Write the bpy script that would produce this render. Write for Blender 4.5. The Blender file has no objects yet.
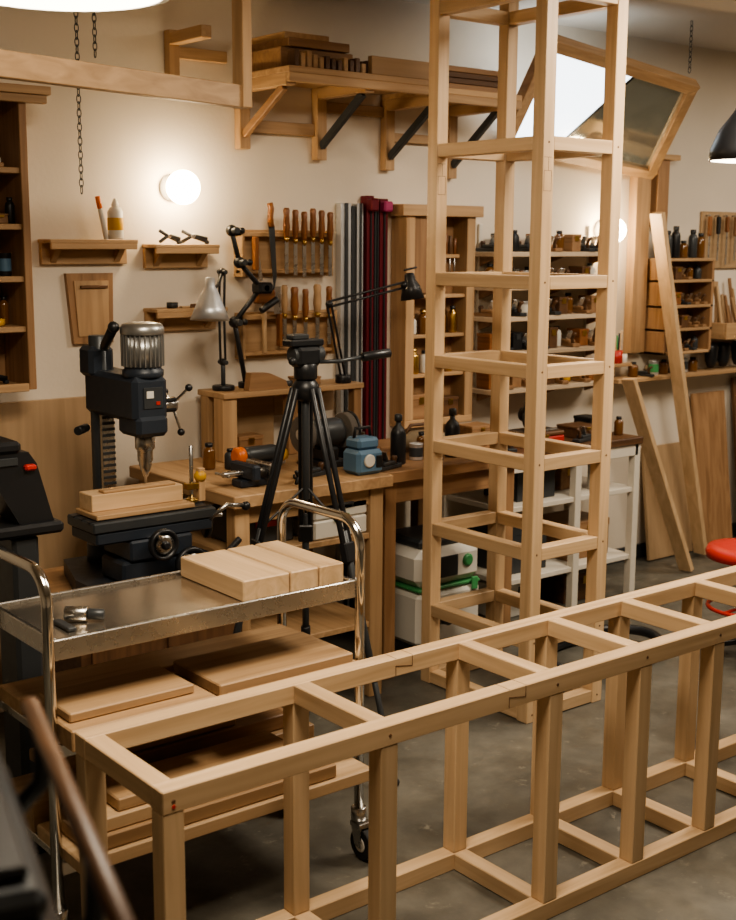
import bpy, bmesh, math, random
from mathutils import Vector, Matrix
random.seed(7)
V=Vector
# ---------------------------------------------------------------- materials
def newmat(name):
    m=bpy.data.materials.new(name); m.use_nodes=True
    nt=m.node_tree; b=nt.nodes['Principled BSDF']
    return m,nt,b
def plain(name,col,rough=.5,metal=0,emis=None,es=0,var=.0,bump=0,scale=40,coat=0):
    m,nt,b=newmat(name)
    b.inputs['Base Color'].default_value=(*col,1); b.inputs['Roughness'].default_value=rough; b.inputs['Metallic'].default_value=metal
    b.inputs['Coat Weight'].default_value=coat
    if emis: b.inputs['Emission Color'].default_value=(*emis,1); b.inputs['Emission Strength'].default_value=es
    tc=nt.nodes.new('ShaderNodeTexCoord'); n=nt.nodes.new('ShaderNodeTexNoise'); n.inputs['Scale'].default_value=scale; n.inputs['Detail'].default_value=4
    nt.links.new(tc.outputs['Object'],n.inputs['Vector'])
    mr=nt.nodes.new('ShaderNodeMapRange'); mr.inputs['To Min'].default_value=max(0,rough-.08); mr.inputs['To Max'].default_value=min(1,rough+.08)
    nt.links.new(n.outputs['Fac'],mr.inputs['Value']); nt.links.new(mr.outputs['Result'],b.inputs['Roughness'])
    if var:
        mx=nt.nodes.new('ShaderNodeMix'); mx.data_type='RGBA'
        mx.inputs['A'].default_value=(*[c*(1-var) for c in col],1); mx.inputs['B'].default_value=(*[min(1,c*(1+var)) for c in col],1)
        nt.links.new(n.outputs['Fac'],mx.inputs['Factor']); nt.links.new(mx.outputs['Result'],b.inputs['Base Color'])
    if bump:
        bp=nt.nodes.new('ShaderNodeBump'); bp.inputs['Strength'].default_value=bump; bp.inputs['Distance'].default_value=.005
        nt.links.new(n.outputs['Fac'],bp.inputs['Height']); nt.links.new(bp.outputs['Normal'],b.inputs['Normal'])
    return m
def woodm(name,c1,c2,axis,rough=.5):
    m,nt,b=newmat(name)
    tc=nt.nodes.new('ShaderNodeTexCoord'); mp=nt.nodes.new('ShaderNodeMapping')
    s=[30,30,30]; s[axis]=1.5; mp.inputs['Scale'].default_value=s
    geo=nt.nodes.new('ShaderNodeNewGeometry')
    add=nt.nodes.new('ShaderNodeVectorMath'); add.operation='ADD'
    sc=nt.nodes.new('ShaderNodeVectorMath'); sc.operation='SCALE'; sc.inputs['Scale'].default_value=37
    cmb=nt.nodes.new('ShaderNodeCombineXYZ')
    for i in range(3): nt.links.new(geo.outputs['Random Per Island'],cmb.inputs[i])
    nt.links.new(cmb.outputs[0],sc.inputs[0])
    nt.links.new(tc.outputs['Object'],mp.inputs['Vector']); nt.links.new(mp.outputs[0],add.inputs[0]); nt.links.new(sc.outputs[0],add.inputs[1])
    n=nt.nodes.new('ShaderNodeTexNoise'); n.inputs['Scale'].default_value=1.0; n.inputs['Detail'].default_value=6; n.inputs['Distortion'].default_value=1.0
    nt.links.new(add.outputs[0],n.inputs['Vector'])
    r=nt.nodes.new('ShaderNodeValToRGB'); r.color_ramp.elements[0].position=.32; r.color_ramp.elements[1].position=.66
    r.color_ramp.elements[0].color=(*c2,1); r.color_ramp.elements[1].color=(*c1,1)
    nt.links.new(n.outputs['Fac'],r.inputs['Fac'])
    hs=nt.nodes.new('ShaderNodeHueSaturation'); mr=nt.nodes.new('ShaderNodeMapRange'); mr.inputs['To Min'].default_value=.84; mr.inputs['To Max'].default_value=1.12
    nt.links.new(geo.outputs['Random Per Island'],mr.inputs['Value']); nt.links.new(mr.outputs[0],hs.inputs['Value'])
    nt.links.new(r.outputs['Color'],hs.inputs['Color']); nt.links.new(hs.outputs['Color'],b.inputs['Base Color'])
    b.inputs['Roughness'].default_value=rough
    bp=nt.nodes.new('ShaderNodeBump'); bp.inputs['Strength'].default_value=.15; bp.inputs['Distance'].default_value=.002
    nt.links.new(n.outputs['Fac'],bp.inputs['Height']); nt.links.new(bp.outputs['Normal'],b.inputs['Normal'])
    return m
class Wood:
    def __init__(s,name,c1,c2,rough=.5): s.m=[woodm(name+'_grain_'+'xyz'[i],c1,c2,i,rough) for i in range(3)]
BEECH=Wood('beech',(.62,.44,.265),(.49,.33,.185),.45)
PINE=Wood('pine',(.49,.32,.175),(.35,.215,.11),.55)
OAK=Wood('oak',(.35,.205,.105),(.23,.125,.06),.5)
HANDLE=Wood('boxwood_handle',(.30,.125,.045),(.17,.065,.025),.35)
DARKW=Wood('walnut',(.15,.075,.035),(.08,.04,.02),.45)
PLY=Wood('plywood',(.44,.30,.175),(.37,.25,.14),.6)
BLACK=plain('black_paint',(.014,.015,.017),.38)
RUBBER=plain('rubber',(.02,.02,.02),.7)
DGREY=plain('dark_grey_metal',(.055,.06,.064),.4,.3)
NAVY=plain('navy_cast_iron',(.026,.034,.047),.42,.1)
STEEL=plain('brushed_steel',(.55,.54,.52),.28,1)
CHROME=plain('polished_steel',(.72,.70,.66),.12,1)
TRAY=plain('worn_steel_tray',(.55,.49,.41),.2,.9,var=.25,scale=9)
ALU=plain('aluminium',(.62,.63,.64),.4,.7)
MOTOR=plain('cast_aluminium',(.40,.40,.39),.35,.85)
WHITE=plain('white_plastic',(.66,.63,.56),.45)
WPAINT=plain('white_painted_metal',(.66,.61,.52),.5,var=.06)
GREEN=plain('green_plastic',(.06,.28,.10),.45)
RED=plain('red_plastic',(.45,.03,.02),.4)
MAROON=plain('maroon_anodised',(.16,.02,.03),.35,.4)
BLUE=plain('blue_paint',(.10,.19,.29),.42)
YEL=plain('yellow_plastic',(.6,.33,.03),.45)
ORANGE=plain('orange_plastic',(.65,.15,.02),.4)
MAGENTA=plain('magenta_card',(.35,.04,.13),.6)
GLASSJ=plain('amber_glass',(.16,.07,.02),.12,coat=.5)
PAPER=plain('paper',(.72,.68,.6),.8)
STONE=plain('grinding_stone',(.12,.105,.09),.9,var=.2,bump=.3)
CLOTH=plain('tan_canvas',(.25,.19,.12),.9,var=.25,bump=.5)
BRASS=plain('brass',(.55,.36,.12),.3,1)
GLOBE=plain('lit_opal_glass',(1,.9,.75),.3,emis=(1,.77,.48),es=52)
DIFF=plain('lit_pendant_diffuser',(1,.95,.85),.4,emis=(1,.86,.66),es=9)
SKYREFL=plain('glowing_skylight_reflection',(.8,.9,1),.2,emis=(.85,.93,1),es=3.6)  # emission imitates a skylight reflected in the hanging mirror
MIRROR=plain('mirror_glass',(.60,.63,.59),.08,.82)
def wallmat():
    m,nt,b=newmat('plaster_wall')
    tc=nt.nodes.new('ShaderNodeTexCoord'); n=nt.nodes.new('ShaderNodeTexNoise'); n.inputs['Scale'].default_value=1.3; n.inputs['Detail'].default_value=6
    nt.links.new(tc.outputs['Object'],n.inputs['Vector'])
    r=nt.nodes.new('ShaderNodeValToRGB'); r.color_ramp.elements[0].color=(.66,.58,.47,1); r.color_ramp.elements[1].color=(.76,.68,.57,1)
    r.color_ramp.elements[0].position=.3;r.color_ramp.elements[1].position=.7
    nt.links.new(n.outputs['Fac'],r.inputs['Fac']); nt.links.new(r.outputs[0],b.inputs['Base Color']); b.inputs['Roughness'].default_value=.85
    n2=nt.nodes.new('ShaderNodeTexNoise'); n2.inputs['Scale'].default_value=60; nt.links.new(tc.outputs['Object'],n2.inputs['Vector'])
    bp=nt.nodes.new('ShaderNodeBump'); bp.inputs['Strength'].default_value=.15; bp.inputs['Distance'].default_value=.004
    nt.links.new(n2.outputs['Fac'],bp.inputs['Height']); nt.links.new(bp.outputs['Normal'],b.inputs['Normal'])
    return m
def floormat():
    m,nt,b=newmat('stained_concrete')
    tc=nt.nodes.new('ShaderNodeTexCoord')
    def noise(s,d,dist=0):
        n=nt.nodes.new('ShaderNodeTexNoise'); n.inputs['Scale'].default_value=s; n.inputs['Detail'].default_value=d; n.inputs['Distortion'].default_value=dist
        nt.links.new(tc.outputs['Object'],n.inputs['Vector']); return n
    a=noise(3.4,14,.2); a.inputs['Roughness'].default_value=.65; r=nt.nodes.new('ShaderNodeValToRGB')
    e=r.color_ramp.elements; e[0].position=.32; e[0].color=(.06,.055,.044,1); e[1].position=.70; e[1].color=(.175,.162,.132,1)
    x=e.new(.5); x.color=(.108,.10,.081,1)
    nt.links.new(a.outputs['Fac'],r.inputs['Fac'])
    c=noise(17,14,.3); c.inputs['Roughness'].default_value=.7; r2=nt.nodes.new('ShaderNodeValToRGB'); r2.color_ramp.elements[0].position=.60; r2.color_ramp.elements[1].position=.68
    r2.color_ramp.elements[0].color=(0,0,0,1); r2.color_ramp.elements[1].color=(.55,.55,.55,1)
    nt.links.new(c.outputs['Fac'],r2.inputs['Fac'])
    mx=nt.nodes.new('ShaderNodeMix'); mx.data_type='RGBA'; mx.inputs['B'].default_value=(.30,.275,.22,1)
    nt.links.new(r2.outputs['Color'],mx.inputs['Factor']); nt.links.new(r.outputs['Color'],mx.inputs['A']); nt.links.new(mx.outputs['Result'],b.inputs['Base Color'])
    d=noise(5,6); mr=nt.nodes.new('ShaderNodeMapRange'); mr.inputs['From Min'].default_value=.35; mr.inputs['From Max'].default_value=.65
    mr.inputs['To Min'].default_value=.28; mr.inputs['To Max'].default_value=.6
    nt.links.new(d.outputs['Fac'],mr.inputs['Value']); nt.links.new(mr.outputs[0],b.inputs['Roughness'])
    bp=nt.nodes.new('ShaderNodeBump'); bp.inputs['Strength'].default_value=.2; bp.inputs['Distance'].default_value=.004
    nt.links.new(c.outputs['Fac'],bp.inputs['Height']); nt.links.new(bp.outputs['Normal'],b.inputs['Normal'])
    return m
# ---------------------------------------------------------------- builder
class B:
    def __init__(s,name): s.name=name; s.v=[]; s.f=[]; s.fm=[]; s.fs=[]; s.mats=[]
    def mi(s,m):
        if m not in s.mats: s.mats.append(m)
        return s.mats.index(m)
    def add(s,vs,fs,mat,smooth=False):
        o=len(s.v); s.v+= [tuple(v) for v in vs]; k=s.mi(mat)
        for f in fs: s.f.append([i+o for i in f]); s.fm.append(k); s.fs.append(smooth)
        return s
    def _bx(s,M,dx,dy,dz,mat,bev):
        bm=bmesh.new(); bmesh.ops.create_cube(bm,size=1)
        for v in bm.verts: v.co=V((v.co.x*dx,v.co.y*dy,v.co.z*dz))
        bv=min(bev,dx*.3,dy*.3,dz*.3)
        if bv>0: bmesh.ops.bevel(bm,geom=bm.edges[:],offset=bv,segments=1,affect='EDGES')
        bm.verts.index_update()
        vs=[M@v.co for v in bm.verts]; fs=[[v.index for v in f.verts] for f in bm.faces]; bm.free()
        return s.add(vs,fs,mat)
    def box(s,x0,x1,y0,y1,z0,z1,mat,bev=.002,rz=0):
        d=(abs(x1-x0),abs(y1-y0),abs(z1-z0))
        if isinstance(mat,Wood): mat=mat.m[d.index(max(d))]
        M=Matrix.Translation(((x0+x1)/2,(y0+y1)/2,(z0+z1)/2))@Matrix.Rotation(rz,4,'Z')
        return s._bx(M,*d,mat,bev)
    def beam(s,p,q,w,h,mat,bev=.002,up=(0,0,1)):
        p=V(p);q=V(q);d=q-p;L=d.length;d.normalize();u=V(up)
        if abs(d.dot(u))>.98: u=V((0,1,0))
        sd=d.cross(u).normalized(); u=sd.cross(d).normalized()
        if isinstance(mat,Wood):
            a=[abs(c) for c in d]; mat=mat.m[a.index(max(a))]
        M=Matrix(((d.x,sd.x,u.x,(p.x+q.x)/2),(d.y,sd.y,u.y,(p.y+q.y)/2),(d.z,sd.z,u.z,(p.z+q.z)/2),(0,0,0,1)))
        return s._bx(M,L,w,h,mat,bev)
    def lathe(s,p,axis,prof,mat,n=24,smooth=True):
        p=V(p);a=V(axis).normalized();u=V((1,0,0)) if abs(a.x)<.8 else V((0,1,0)); e1=a.cross(u).normalized(); e2=a.cross(e1)
        if isinstance(mat,Wood): mat=mat.m[[abs(c) for c in a].index(max([abs(c) for c in a]))]
        vs=[];fs=[]
        for r,h in prof:
            for i in range(n):
                t=2*math.pi*i/n; vs.append(p+a*h+(e1*math.cos(t)+e2*math.sin(t))*max(r,1e-4))
        for k in range(len(prof)-1):
            for i in range(n):
                j=(i+1)%n; fs.append([k*n+i,k*n+j,(k+1)*n+j,(k+1)*n+i])
        fs.append(list(range(n))[::-1]); fs.append([(len(prof)-1)*n+i for i in range(n)])
        s.add(vs,fs,mat,smooth); s.fs[-1]=False; s.fs[-2]=False
        return s
    def cyl(s,p,q,r,mat,r2=None,n=20,smooth=True):
        d=V(q)-V(p); L=d.length; r2=r if r2 is None else r2; e=min(.002,r*.2,L*.2)
        return s.lathe(p,d,[(r-e,0),(r,e),(r2,L-e),(max(r2-e,.0005),L)],mat,n,smooth)
    def sph(s,p,r,mat,n=20,sc=(1,1,1)):
        vs=[];fs=[];m=n//2
        for k in range(m+1):
            ph=math.pi*k/m
            for i in range(n):
                t=2*math.pi*i/n; vs.append(V(p)+V((r*sc[0]*math.sin(ph)*math.cos(t),r*sc[1]*math.sin(ph)*math.sin(t),r*sc[2]*math.cos(ph))))
        for k in range(m):
            for i in range(n):
                j=(i+1)%n; fs.append([k*n+i,(k+1)*n+i,(k+1)*n+j,k*n+j])
        return s.add(vs,fs,mat,True)
    def tube(s,pts,r,mat,n=12,closed=False):
        pts=[V(p) for p in pts]; vs=[];fs=[];N=len(pts); prev=None
        for k,p in enumerate(pts):
            a=pts[(k-1)%N] if (closed or k>0) else p; b=pts[(k+1)%N] if (closed or k<N-1) else p
            d=(b-a).normalized()
            if prev is None:
                u=V((0,0,1)) if abs(d.z)<.9 else V((1,0,0)); e1=d.cross(u).normalized()
            else: e1=(prev-d*prev.dot(d)).normalized()
            prev=e1; e2=d.cross(e1)
            for i in range(n):
                t=2*math.pi*i/n; vs.append(p+(e1*math.cos(t)+e2*math.sin(t))*r)
        for k in range(N if closed else N-1):
            for i in range(n):
                j=(i+1)%n; k2=(k+1)%N; fs.append([k*n+i,k*n+j,k2*n+j,k2*n+i])
        if not closed: fs.append(list(range(n))[::-1]); fs.append([(N-1)*n+i for i in range(n)])
        return s.add(vs,fs,mat,True)
    def prism(s,poly,ext,mat):
        e=V(ext); n=len(poly); vs=[V(p) for p in poly]+[V(p)+e for p in poly]
        fs=[list(range(n))[::-1],[n+i for i in range(n)]]+[[i,(i+1)%n,n+(i+1)%n,n+i] for i in range(n)]
        if isinstance(mat,Wood): mat=mat.m[0]
        return s.add(vs,fs,mat)
    def done(s,loc=None,rz=0,rx=0,ry=0):
        me=bpy.data.meshes.new(s.name)
        if loc is None:
            xs=[v[0] for v in s.v];ys=[v[1] for v in s.v];zs=[v[2] for v in s.v]
            o=V(((min(xs)+max(xs))/2,(min(ys)+max(ys))/2,min(zs))); vs=[tuple(V(v)-o) for v in s.v]
        else: o=V(loc); vs=s.v
        me.from_pydata(vs,[],s.f)
        for m in s.mats: me.materials.append(m)
        for i,p in enumerate(me.polygons): p.material_index=s.fm[i]; p.use_smooth=s.fs[i]
        me.update()
        bm=bmesh.new(); bm.from_mesh(me); bmesh.ops.recalc_face_normals(bm,faces=bm.faces[:]); bm.to_mesh(me); bm.free()
        ob=bpy.data.objects.new(s.name,me); bpy.context.scene.collection.objects.link(ob)
        ob.location=o; ob.rotation_euler=(rx,ry,rz)
        return ob
def arc(c,u,w,r,a0,a1,n=8):
    c=V(c);u=V(u);w=V(w)
    return [c+u*(r*math.cos(a0+(a1-a0)*i/n))+w*(r*math.sin(a0+(a1-a0)*i/n)) for i in range(n+1)]
YW=3.95; ZC=2.47
# ---------------------------------------------------------------- room
WM=wallmat()
CM=plain('ceiling_paint',(.60,.55,.48),.9,var=.05)
B('floor').box(-2.5,8,-2.5,YW+.1,-.1,0,floormat(),0).done()
B('ceiling').box(-2.5,8,-2.5,YW+.1,ZC,ZC+.1,CM,0).done()
B('wall_back').box(-2.5,8,YW,YW+.1,0,ZC,WM,0).done()
B('wall_front').box(-2.5,8,-2.6,-2.5,0,ZC,WM,0).done()
B('wall_left').box(-2.6,-2.5,-2.5,YW,0,ZC,WM,0).done()
B('wall_right').box(8,8.1,-2.5,YW,0,ZC,WM,0).done()
B('baseboard_back').box(1.0,7.9,YW-.014,YW-.001,0.001,.07,DGREY).done()
# ---------------------------------------------------------------- foreground cabinet frame
T=.044
b=B('wooden_cabinet_frame')
XS=[1.005,1.50,1.985,2.295,2.58,2.90,3.21,3.52]; YN,YF,HT=1.848,2.20,.592
x0,x1=XS[0],XS[-1]+T
for y in (YN,YF-T):
    b.box(x0,x1,y,y+T,HT-T,HT,BEECH); b.box(x0,x1,y,y+T,0,T,BEECH)
    for i,x in enumerate(XS): b.box(x,x+T,y+.001,y+T-.001,T,HT-T,BEECH)
for i,x in enumerate(XS):
    b.box(x+.001,x+T,YN+T,YF-T,HT-T+.001,HT-.001,BEECH); b.box(x,x+T,YN+T,YF-T,.001,T-.001,BEECH)
for x in XS:
    b.cyl((x+T/2,YN+.001,HT-T/2),(x+T/2,YN-.0008,HT-T/2),.004,DARKW,n=10)
b.cyl((x0+T/2,YN+.001,HT-.032),(x0+T/2,YN-.0012,HT-.032),.004,RED,n=10)
def scarf(xj,y):
    for (a,c) in (((xj,HT-T+.002),(xj,HT-.018)),((xj,HT-.018),(xj+.05,HT-.026)),((xj+.05,HT-.026),(xj+.05,HT-.002))):
        b.beam((a[0],y-.0004,a[1]),(c[0],y-.0004,c[1]),.0012,.0012,DARKW.m[0],0)
    b.box(xj,xj+.0012,y,y+T,HT-.0002,HT+.0003,DARKW,0); b.box(xj+.05,xj+.0512,y,y+T,HT-.0002,HT+.0003,DARKW,0)
scarf(1.855,YN); scarf(1.79,YF-T)
b.done()
# ---------------------------------------------------------------- tall tower frame
b=B('tall_wooden_frame_tower')
TX=(2.843,3.157);TY=(2.75,3.233);h=.024;ZT=2.42
for x in TX:
    for y in TY: b.box(x-h,x+h,y-h,y+h,0,ZT,BEECH)
for z in (2.316,1.864,1.444,1.167,.874,.582,.289,.045):
    for y in TY: b.box(TX[0]+h,TX[1]-h,y-h+.002,y+h-.002,z-.042,z,BEECH)
    for x in TX: b.box(x-h+.002,x+h-.002,TY[0]+h,TY[1]-h,z-.042,z,BEECH)
    for x in TX: b.cyl((x,TY[0]-h+.001,z-.019),(x,TY[0]-h-.0008,z-.019),.0035,DARKW,n=10)
for x,y in ((TX[0],TY[1]),(TX[0],TY[0])):
    for (dx,za,zb) in ((-.018,1.70,1.76),(.0,1.76,1.80),(.014,1.70,1.76)): b.box(x+dx,x+dx+.0012,y-h-.0004,y-h+.0002,za,zb,DARKW,0)
    for zz in (1.70,1.76,1.80): b.box(x-.018,x+.014,y-h-.0004,y-h+.0002,zz,zz+.0012,DARKW,0)
b.done()
# ---------------------------------------------------------------- cart
b=B('steel_utility_cart')
CX0,CX1,CY0,CY1=1.04,1.83,2.36,2.70; CZ=.72
b.box(CX0+.015,CX1-.015,CY0+.01,CY1-.01,CZ-.006,CZ,TRAY)
for y in (CY0,CY1-.012): b.box(CX0,CX1,y,y+.012,CZ-.035,CZ+.010,STEEL)
for x in (CX0,CX1-.012): b.box(x,x+.012,CY0+.012,CY1-.012,CZ-.035,CZ+.010,STEEL)
for z in (.50,.235):
    b.box(CX0+.01,CX1-.01,CY0+.01,CY1-.01,z-.02,z,STEEL)
    b.box(CX0,CX1,CY0,CY0+.012,z-.03,z+.001,STEEL); b.box(CX0,CX1,CY1-.012,CY1,z-.03,z+.001,STEEL)
for x in (CX0-.012,CX1+.012):
    r=.07;zt=.875;ya,yb=CY0-.0,CY1+.0
    pts=[V((x,ya,.12))]+arc((x,ya+r,zt-r),(0,-1,0),(0,0,1),r,0,math.pi/2)+arc((x,yb-r,zt-r),(0,1,0),(0,0,1),r,math.pi/2,0)+[V((x,yb,.12))]
    b.tube(pts,.0125,CHROME)
    for y in (ya,yb):
        b.cyl((x,y,.10),(x,y,.135),.02,STEEL)
        b.box(x-.02,x+.02,y-.03,y+.012,.085,.1,STEEL)
        for sx in (-.018,.015): b.prism([(x+sx,y-.03,.095),(x+sx,y+.01,.095),(x+sx,y-.005,.04),(x+sx,y-.03,.035)],(.003,0,0),STEEL)
        b.cyl((x-.012,y-.02,.042),(x+.012,y-.02,.042),.041,RUBBER); b.cyl((x-.014,y-.02,.042),(x+.014,y-.02,.042),.02,WHITE)
b.done()
for (xa,xb) in ((1.52,1.65),(1.655,1.735),(1.74,1.812)):
    B('wood_block').box(xa,xb,2.385,2.675,CZ+.001,CZ+.052,BEECH,.003).done()
b=B('drill_chuck'); b.cyl((1.13,2.5,CZ+.018),(1.17,2.47,CZ+.018),.017,STEEL); b.cyl((1.17,2.47,CZ+.018),(1.2,2.45,CZ+.016),.012,DGREY); b.box(1.10,1.12,2.42,2.5,CZ+.001,CZ+.01,DGREY); b.done()
def lumber(name,lst):
    b=B(name)
    for a in lst:
        x0,x1,y0,y1,z0,z1=a[:6]; b.box(x0,x1,y0,y1,z0,z1,a[6] if len(a)>6 else PINE,.003,a[7] if len(a)>7 else 0)
    return b.done()
lumber('plank_stack',[(1.045,1.39,2.30,2.52,.503,.55,PINE),(1.41,1.825,2.29,2.55,.503,.528,BEECH),(1.045,1.825,2.56,2.685,.503,.54,PINE),(1.42,1.80,2.33,2.545,.529,.558,PINE),(1.43,1.81,2.30,2.325,.529,.54,OAK),(1.06,1.36,2.34,2.50,.551,.572,PINE)])
lumber('plank_stack',[(1.045,1.825,2.28,2.50,.238,.27,BEECH),(1.07,1.72,2.29,2.48,.271,.305,PINE),(1.10,1.65,2.30,2.46,.306,.338,BEECH),(1.045,1.82,2.52,2.68,.238,.31,PINE),(1.15,1.62,2.31,2.44,.339,.368,PINE),(1.20,1.75,2.54,2.67,.311,.35,OAK),(1.10,1.60,2.55,2.66,.351,.38,PINE)])
# ---------------------------------------------------------------- foreground machine
b=B('planer_machine')
ang=-.27
M=Matrix.Translation((.268,.90,0))@Matrix.Rotation(ang,4,'Z')
def L(x,y,z): return M@V((x,y,z))
def lb(x0,x1,y0,y1,z0,z1,m,bev=.004):
    return b._bx(M@Matrix.Translation(((x0+x1)/2,(y0+y1)/2,(z0+z1)/2)),x1-x0,y1-y0,z1-z0,m,bev)
lb(-.16,.12,-.22,.17,0,.93,DGREY,.01); lb(-.18,.12,-.27,.19,.93,.955,WHITE,.004)
lb(-.14,.10,-.15,.19,.955,1.09,BLACK,.012); lb(-.12,.09,-.13,.18,1.09,1.115,DGREY,.008)
lb(-.115,.08,-.156,-.149,1.0,1.06,DGREY,.002)
lb(.0,.08,-.11,.16,1.115,1.125,BLACK,.003); lb(-.115,-.02,-.11,.165,1.115,1.123,DGREY,.002); lb(.098,.106,-.14,.18,1.03,1.055,ALU,.002)
b.tube([L(.125,.2,1.125),L(.128,0,1.115),L(.132,-.33,1.10)],.0085,DARKW.m[1])
for y in (.15,-.1): b.tube([L(.095,y,1.04),L(.125,y,1.07),L(.128,y,1.115)],.008,DGREY)
b.done()
# ---------------------------------------------------------------- workbenches
b=B('workbench')
bx0,bx1,by0,by1,bz=2.01,2.64,3.2,3.88,.775
b.box(bx0,bx1,by0,by1,bz-.04,bz,PINE,.003)
for x in (bx0+.02,bx1-.075):
    for y in (by0+.03,by1-.08): b.box(x,x+.055,y,y+.05,0,bz-.04,PINE)
b.box(bx0+.03,bx1-.03,by0+.04,by0+.065,bz-.10,bz-.04,PINE)
b.box(bx0+.02,bx1-.02,by0+.035,by1-.04,.56,.58,PINE); b.box(bx0+.02,bx1-.02,by0+.035,by1-.04,.25,.27,PINE)
b.done()
b=B('workbench')
b.box(2.69,3.36,3.3,3.9,.72,.76,OAK,.003)
for x in (2.71,3.29):
    for y in (3.33,3.83): b.box(x,x+.05,y,y+.05,0,.72,OAK)
b.box(2.76,3.29,3.335,3.36,.64,.72,OAK); b.done()
b=B('metal_workbench')
b.box(3.45,4.27,3.48,3.9,.69,.72,DARKW,.003)
for x in (3.46,3.86,4.23):
    for y in (3.49,3.86): b.box(x,x+.036,y,y+.036,0,.69,WPAINT)
for z in (.50,.20): b.box(3.47,4.25,3.5,3.88,z-.022,z,WPAINT)
b.box(3.47,4.25,3.49,3.51,.64,.69,WPAINT)
b.done()
b=B('bench_riser_shelf')
b.box(2.30,2.92,3.72,3.9,1.0,1.02,PINE)
b.box(2.30,2.36,3.73,3.79,.776,1.0,PINE); b.box(2.58,2.62,3.73,3.77,.776,1.0,OAK); b.box(2.30,2.35,3.83,3.88,.776,1.0,PINE); b.box(2.88,2.915,3.73,3.77,.761,1.0,OAK)
b.box(2.36,2.62,3.885,3.898,.776,1.0,PLY); b.box(2.62,2.9,3.885,3.898,.9,1.0,PLY); b.done()
B('offcut_block').prism([(2.41,3.73,1.021),(2.58,3.73,1.021),(2.57,3.73,1.05),(2.50,3.73,1.08),(2.42,3.73,1.085)],(0,.035,0),OAK).done()
b=B('bench_vise'); b.box(2.10,2.22,3.30,3.36,.776,.80,NAVY,.004); b.box(2.12,2.15,3.26,3.40,.80,.85,NAVY,.006); b.box(2.18,2.21,3.26,3.40,.80,.85,STEEL,.004); b.cyl((2.05,3.33,.82),(2.2,3.33,.82),.01,STEEL); b.cyl((2.05,3.29,.82),(2.05,3.37,.82),.005,STEEL); b.done()
# ---------------------------------------------------------------- plywood panel left
B('plywood_panel').box(1.2,1.905,3.925,3.945,.001,1.02,PLY,.001).done()
# ---------------------------------------------------------------- drill press
b=B('stand_cabinet'); b.box(1.42,1.94,3.05,3.55,.04,.52,DARKW); b.box(1.40,1.96,3.03,3.57,.52,.545,OAK)
for x in (1.45,1.87):
    for y in (3.08,3.47): b.box(x,x+.05,y,y+.05,0,.04,DGREY)
b.box(1.45,1.675,3.04,3.05,.08,.5,DARKW); b.box(1.685,1.92,3.04,3.05,.08,.5,DARKW); b.done()
b=B('bench_drill_press')
qx,qy=1.70,3.18; cx,cy=1.675,3.40; z0=.546
b.prism([(qx-.2,qy-.12,z0),(qx+.2,qy-.12,z0),(qx+.2,qy+.06,z0),(cx+.1,cy+.08,z0),(cx-.1,cy+.08,z0),(qx-.2,qy+.06,z0)],(0,0,.045),NAVY)
b.box(qx-.12,qx+.12,qy-.08,qy+.06,z0+.045,z0+.11,NAVY,.008)
b.cyl((cx,cy,z0+.03),(cx,cy,z0+.1),.055,NAVY); b.cyl((cx,cy,z0+.08),(cx,cy,1.27),.031,DGREY)
b.box(cx-.02,cx+.02,cy-.045,cy-.028,z0+.1,1.15,STEEL)
for k in range(22): b.box(cx-.02,cx+.02,cy-.048,cy-.045,z0+.14+k*.018,z0+.148+k*.018,DGREY,0)
b.box(qx-.06,qx+.05,qy-.055,cy+.04,1.04,1.17,NAVY,.014)
b.box(qx-.055,qx+.045,qy-.065,qy+.06,1.0,1.06,NAVY,.012)
b.box(qx-.03,qx+.03,qy-.058,qy-.054,1.08,1.14,DGREY,.001); b.box(qx-.022,qx+.0,qy-.060,qy-.057,1.11,1.13,WHITE,.0005); b.box(qx+.008,qx+.02,qy-.060,qy-.057,1.09,1.10,RED,.0005)
b.box(cx-.045,cx+.035,cy-.03,cy+.05,1.15,1.24,NAVY,.012)
b.lathe((qx,qy,1.165),(0,0,1),[(.055,0),(.058,.006),(.058,.02),(.052,.024),(.052,.03)],NAVY)
b.lathe((qx,qy,1.165),(0,0,1),[(.054,.03),(.054,.12)],MOTOR,28)
for i in range(26):
    a=i*6.283/26; d=V((math.cos(a),math.sin(a),0)); c=V((qx,qy,0))+d*.055
    b.beam((c.x,c.y,1.197),(c.x,c.y,1.285),.004,.012,MOTOR,.0005,up=tuple(d))
b.lathe((qx,qy,1.165),(0,0,1),[(.060,.12),(.062,.124),(.062,.138),(.055,.150),(.03,.155)],MOTOR)
b.box(qx+.05,qx+.10,qy-.02,qy+.04,1.06,1.10,BLACK,.006)
b.lathe((qx,qy,1.01),(0,0,-1),[(.028,0),(.028,.05),(.022,.055),(.022,.085),(.018,.09),(.018,.10),(.008,.13),(.004,.135),(.004,.15)],STEEL)
b.cyl((qx+.055,qy,1.08),(qx+.10,qy,1.08),.022,STEEL)
for a in (20,140,260):
    d=V((.25,math.cos(math.radians(a)),math.sin(math.radians(a)))).normalized()
    p=V((qx+.09,qy,1.08)); b.cyl(p,p+d*.08,.004,STEEL,n=8); b.sph(p+d*.085,.011,BLACK,12)
b.tube([(cx-.0,cy-.04,1.24),(cx-.03,cy-.10,1.25),(cx-.035,cy-.14,1.28),(cx-.04,cy-.17,1.30)],.014,BLACK)
b.sph((cx-.04,cy-.175,1.305),.017,BLACK,12)
b.cyl((cx-.05,cy,1.0),(cx-.1,cy-.05,1.0),.013,BLACK)
b.box(qx-.10,qx+.10,qy-.09,qy+.08,z0+.11,z0+.17,NAVY,.006)
b.box(qx-.20,qx+.17,qy-.085,qy+.075,z0+.17,z0+.205,NAVY,.005)
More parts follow.
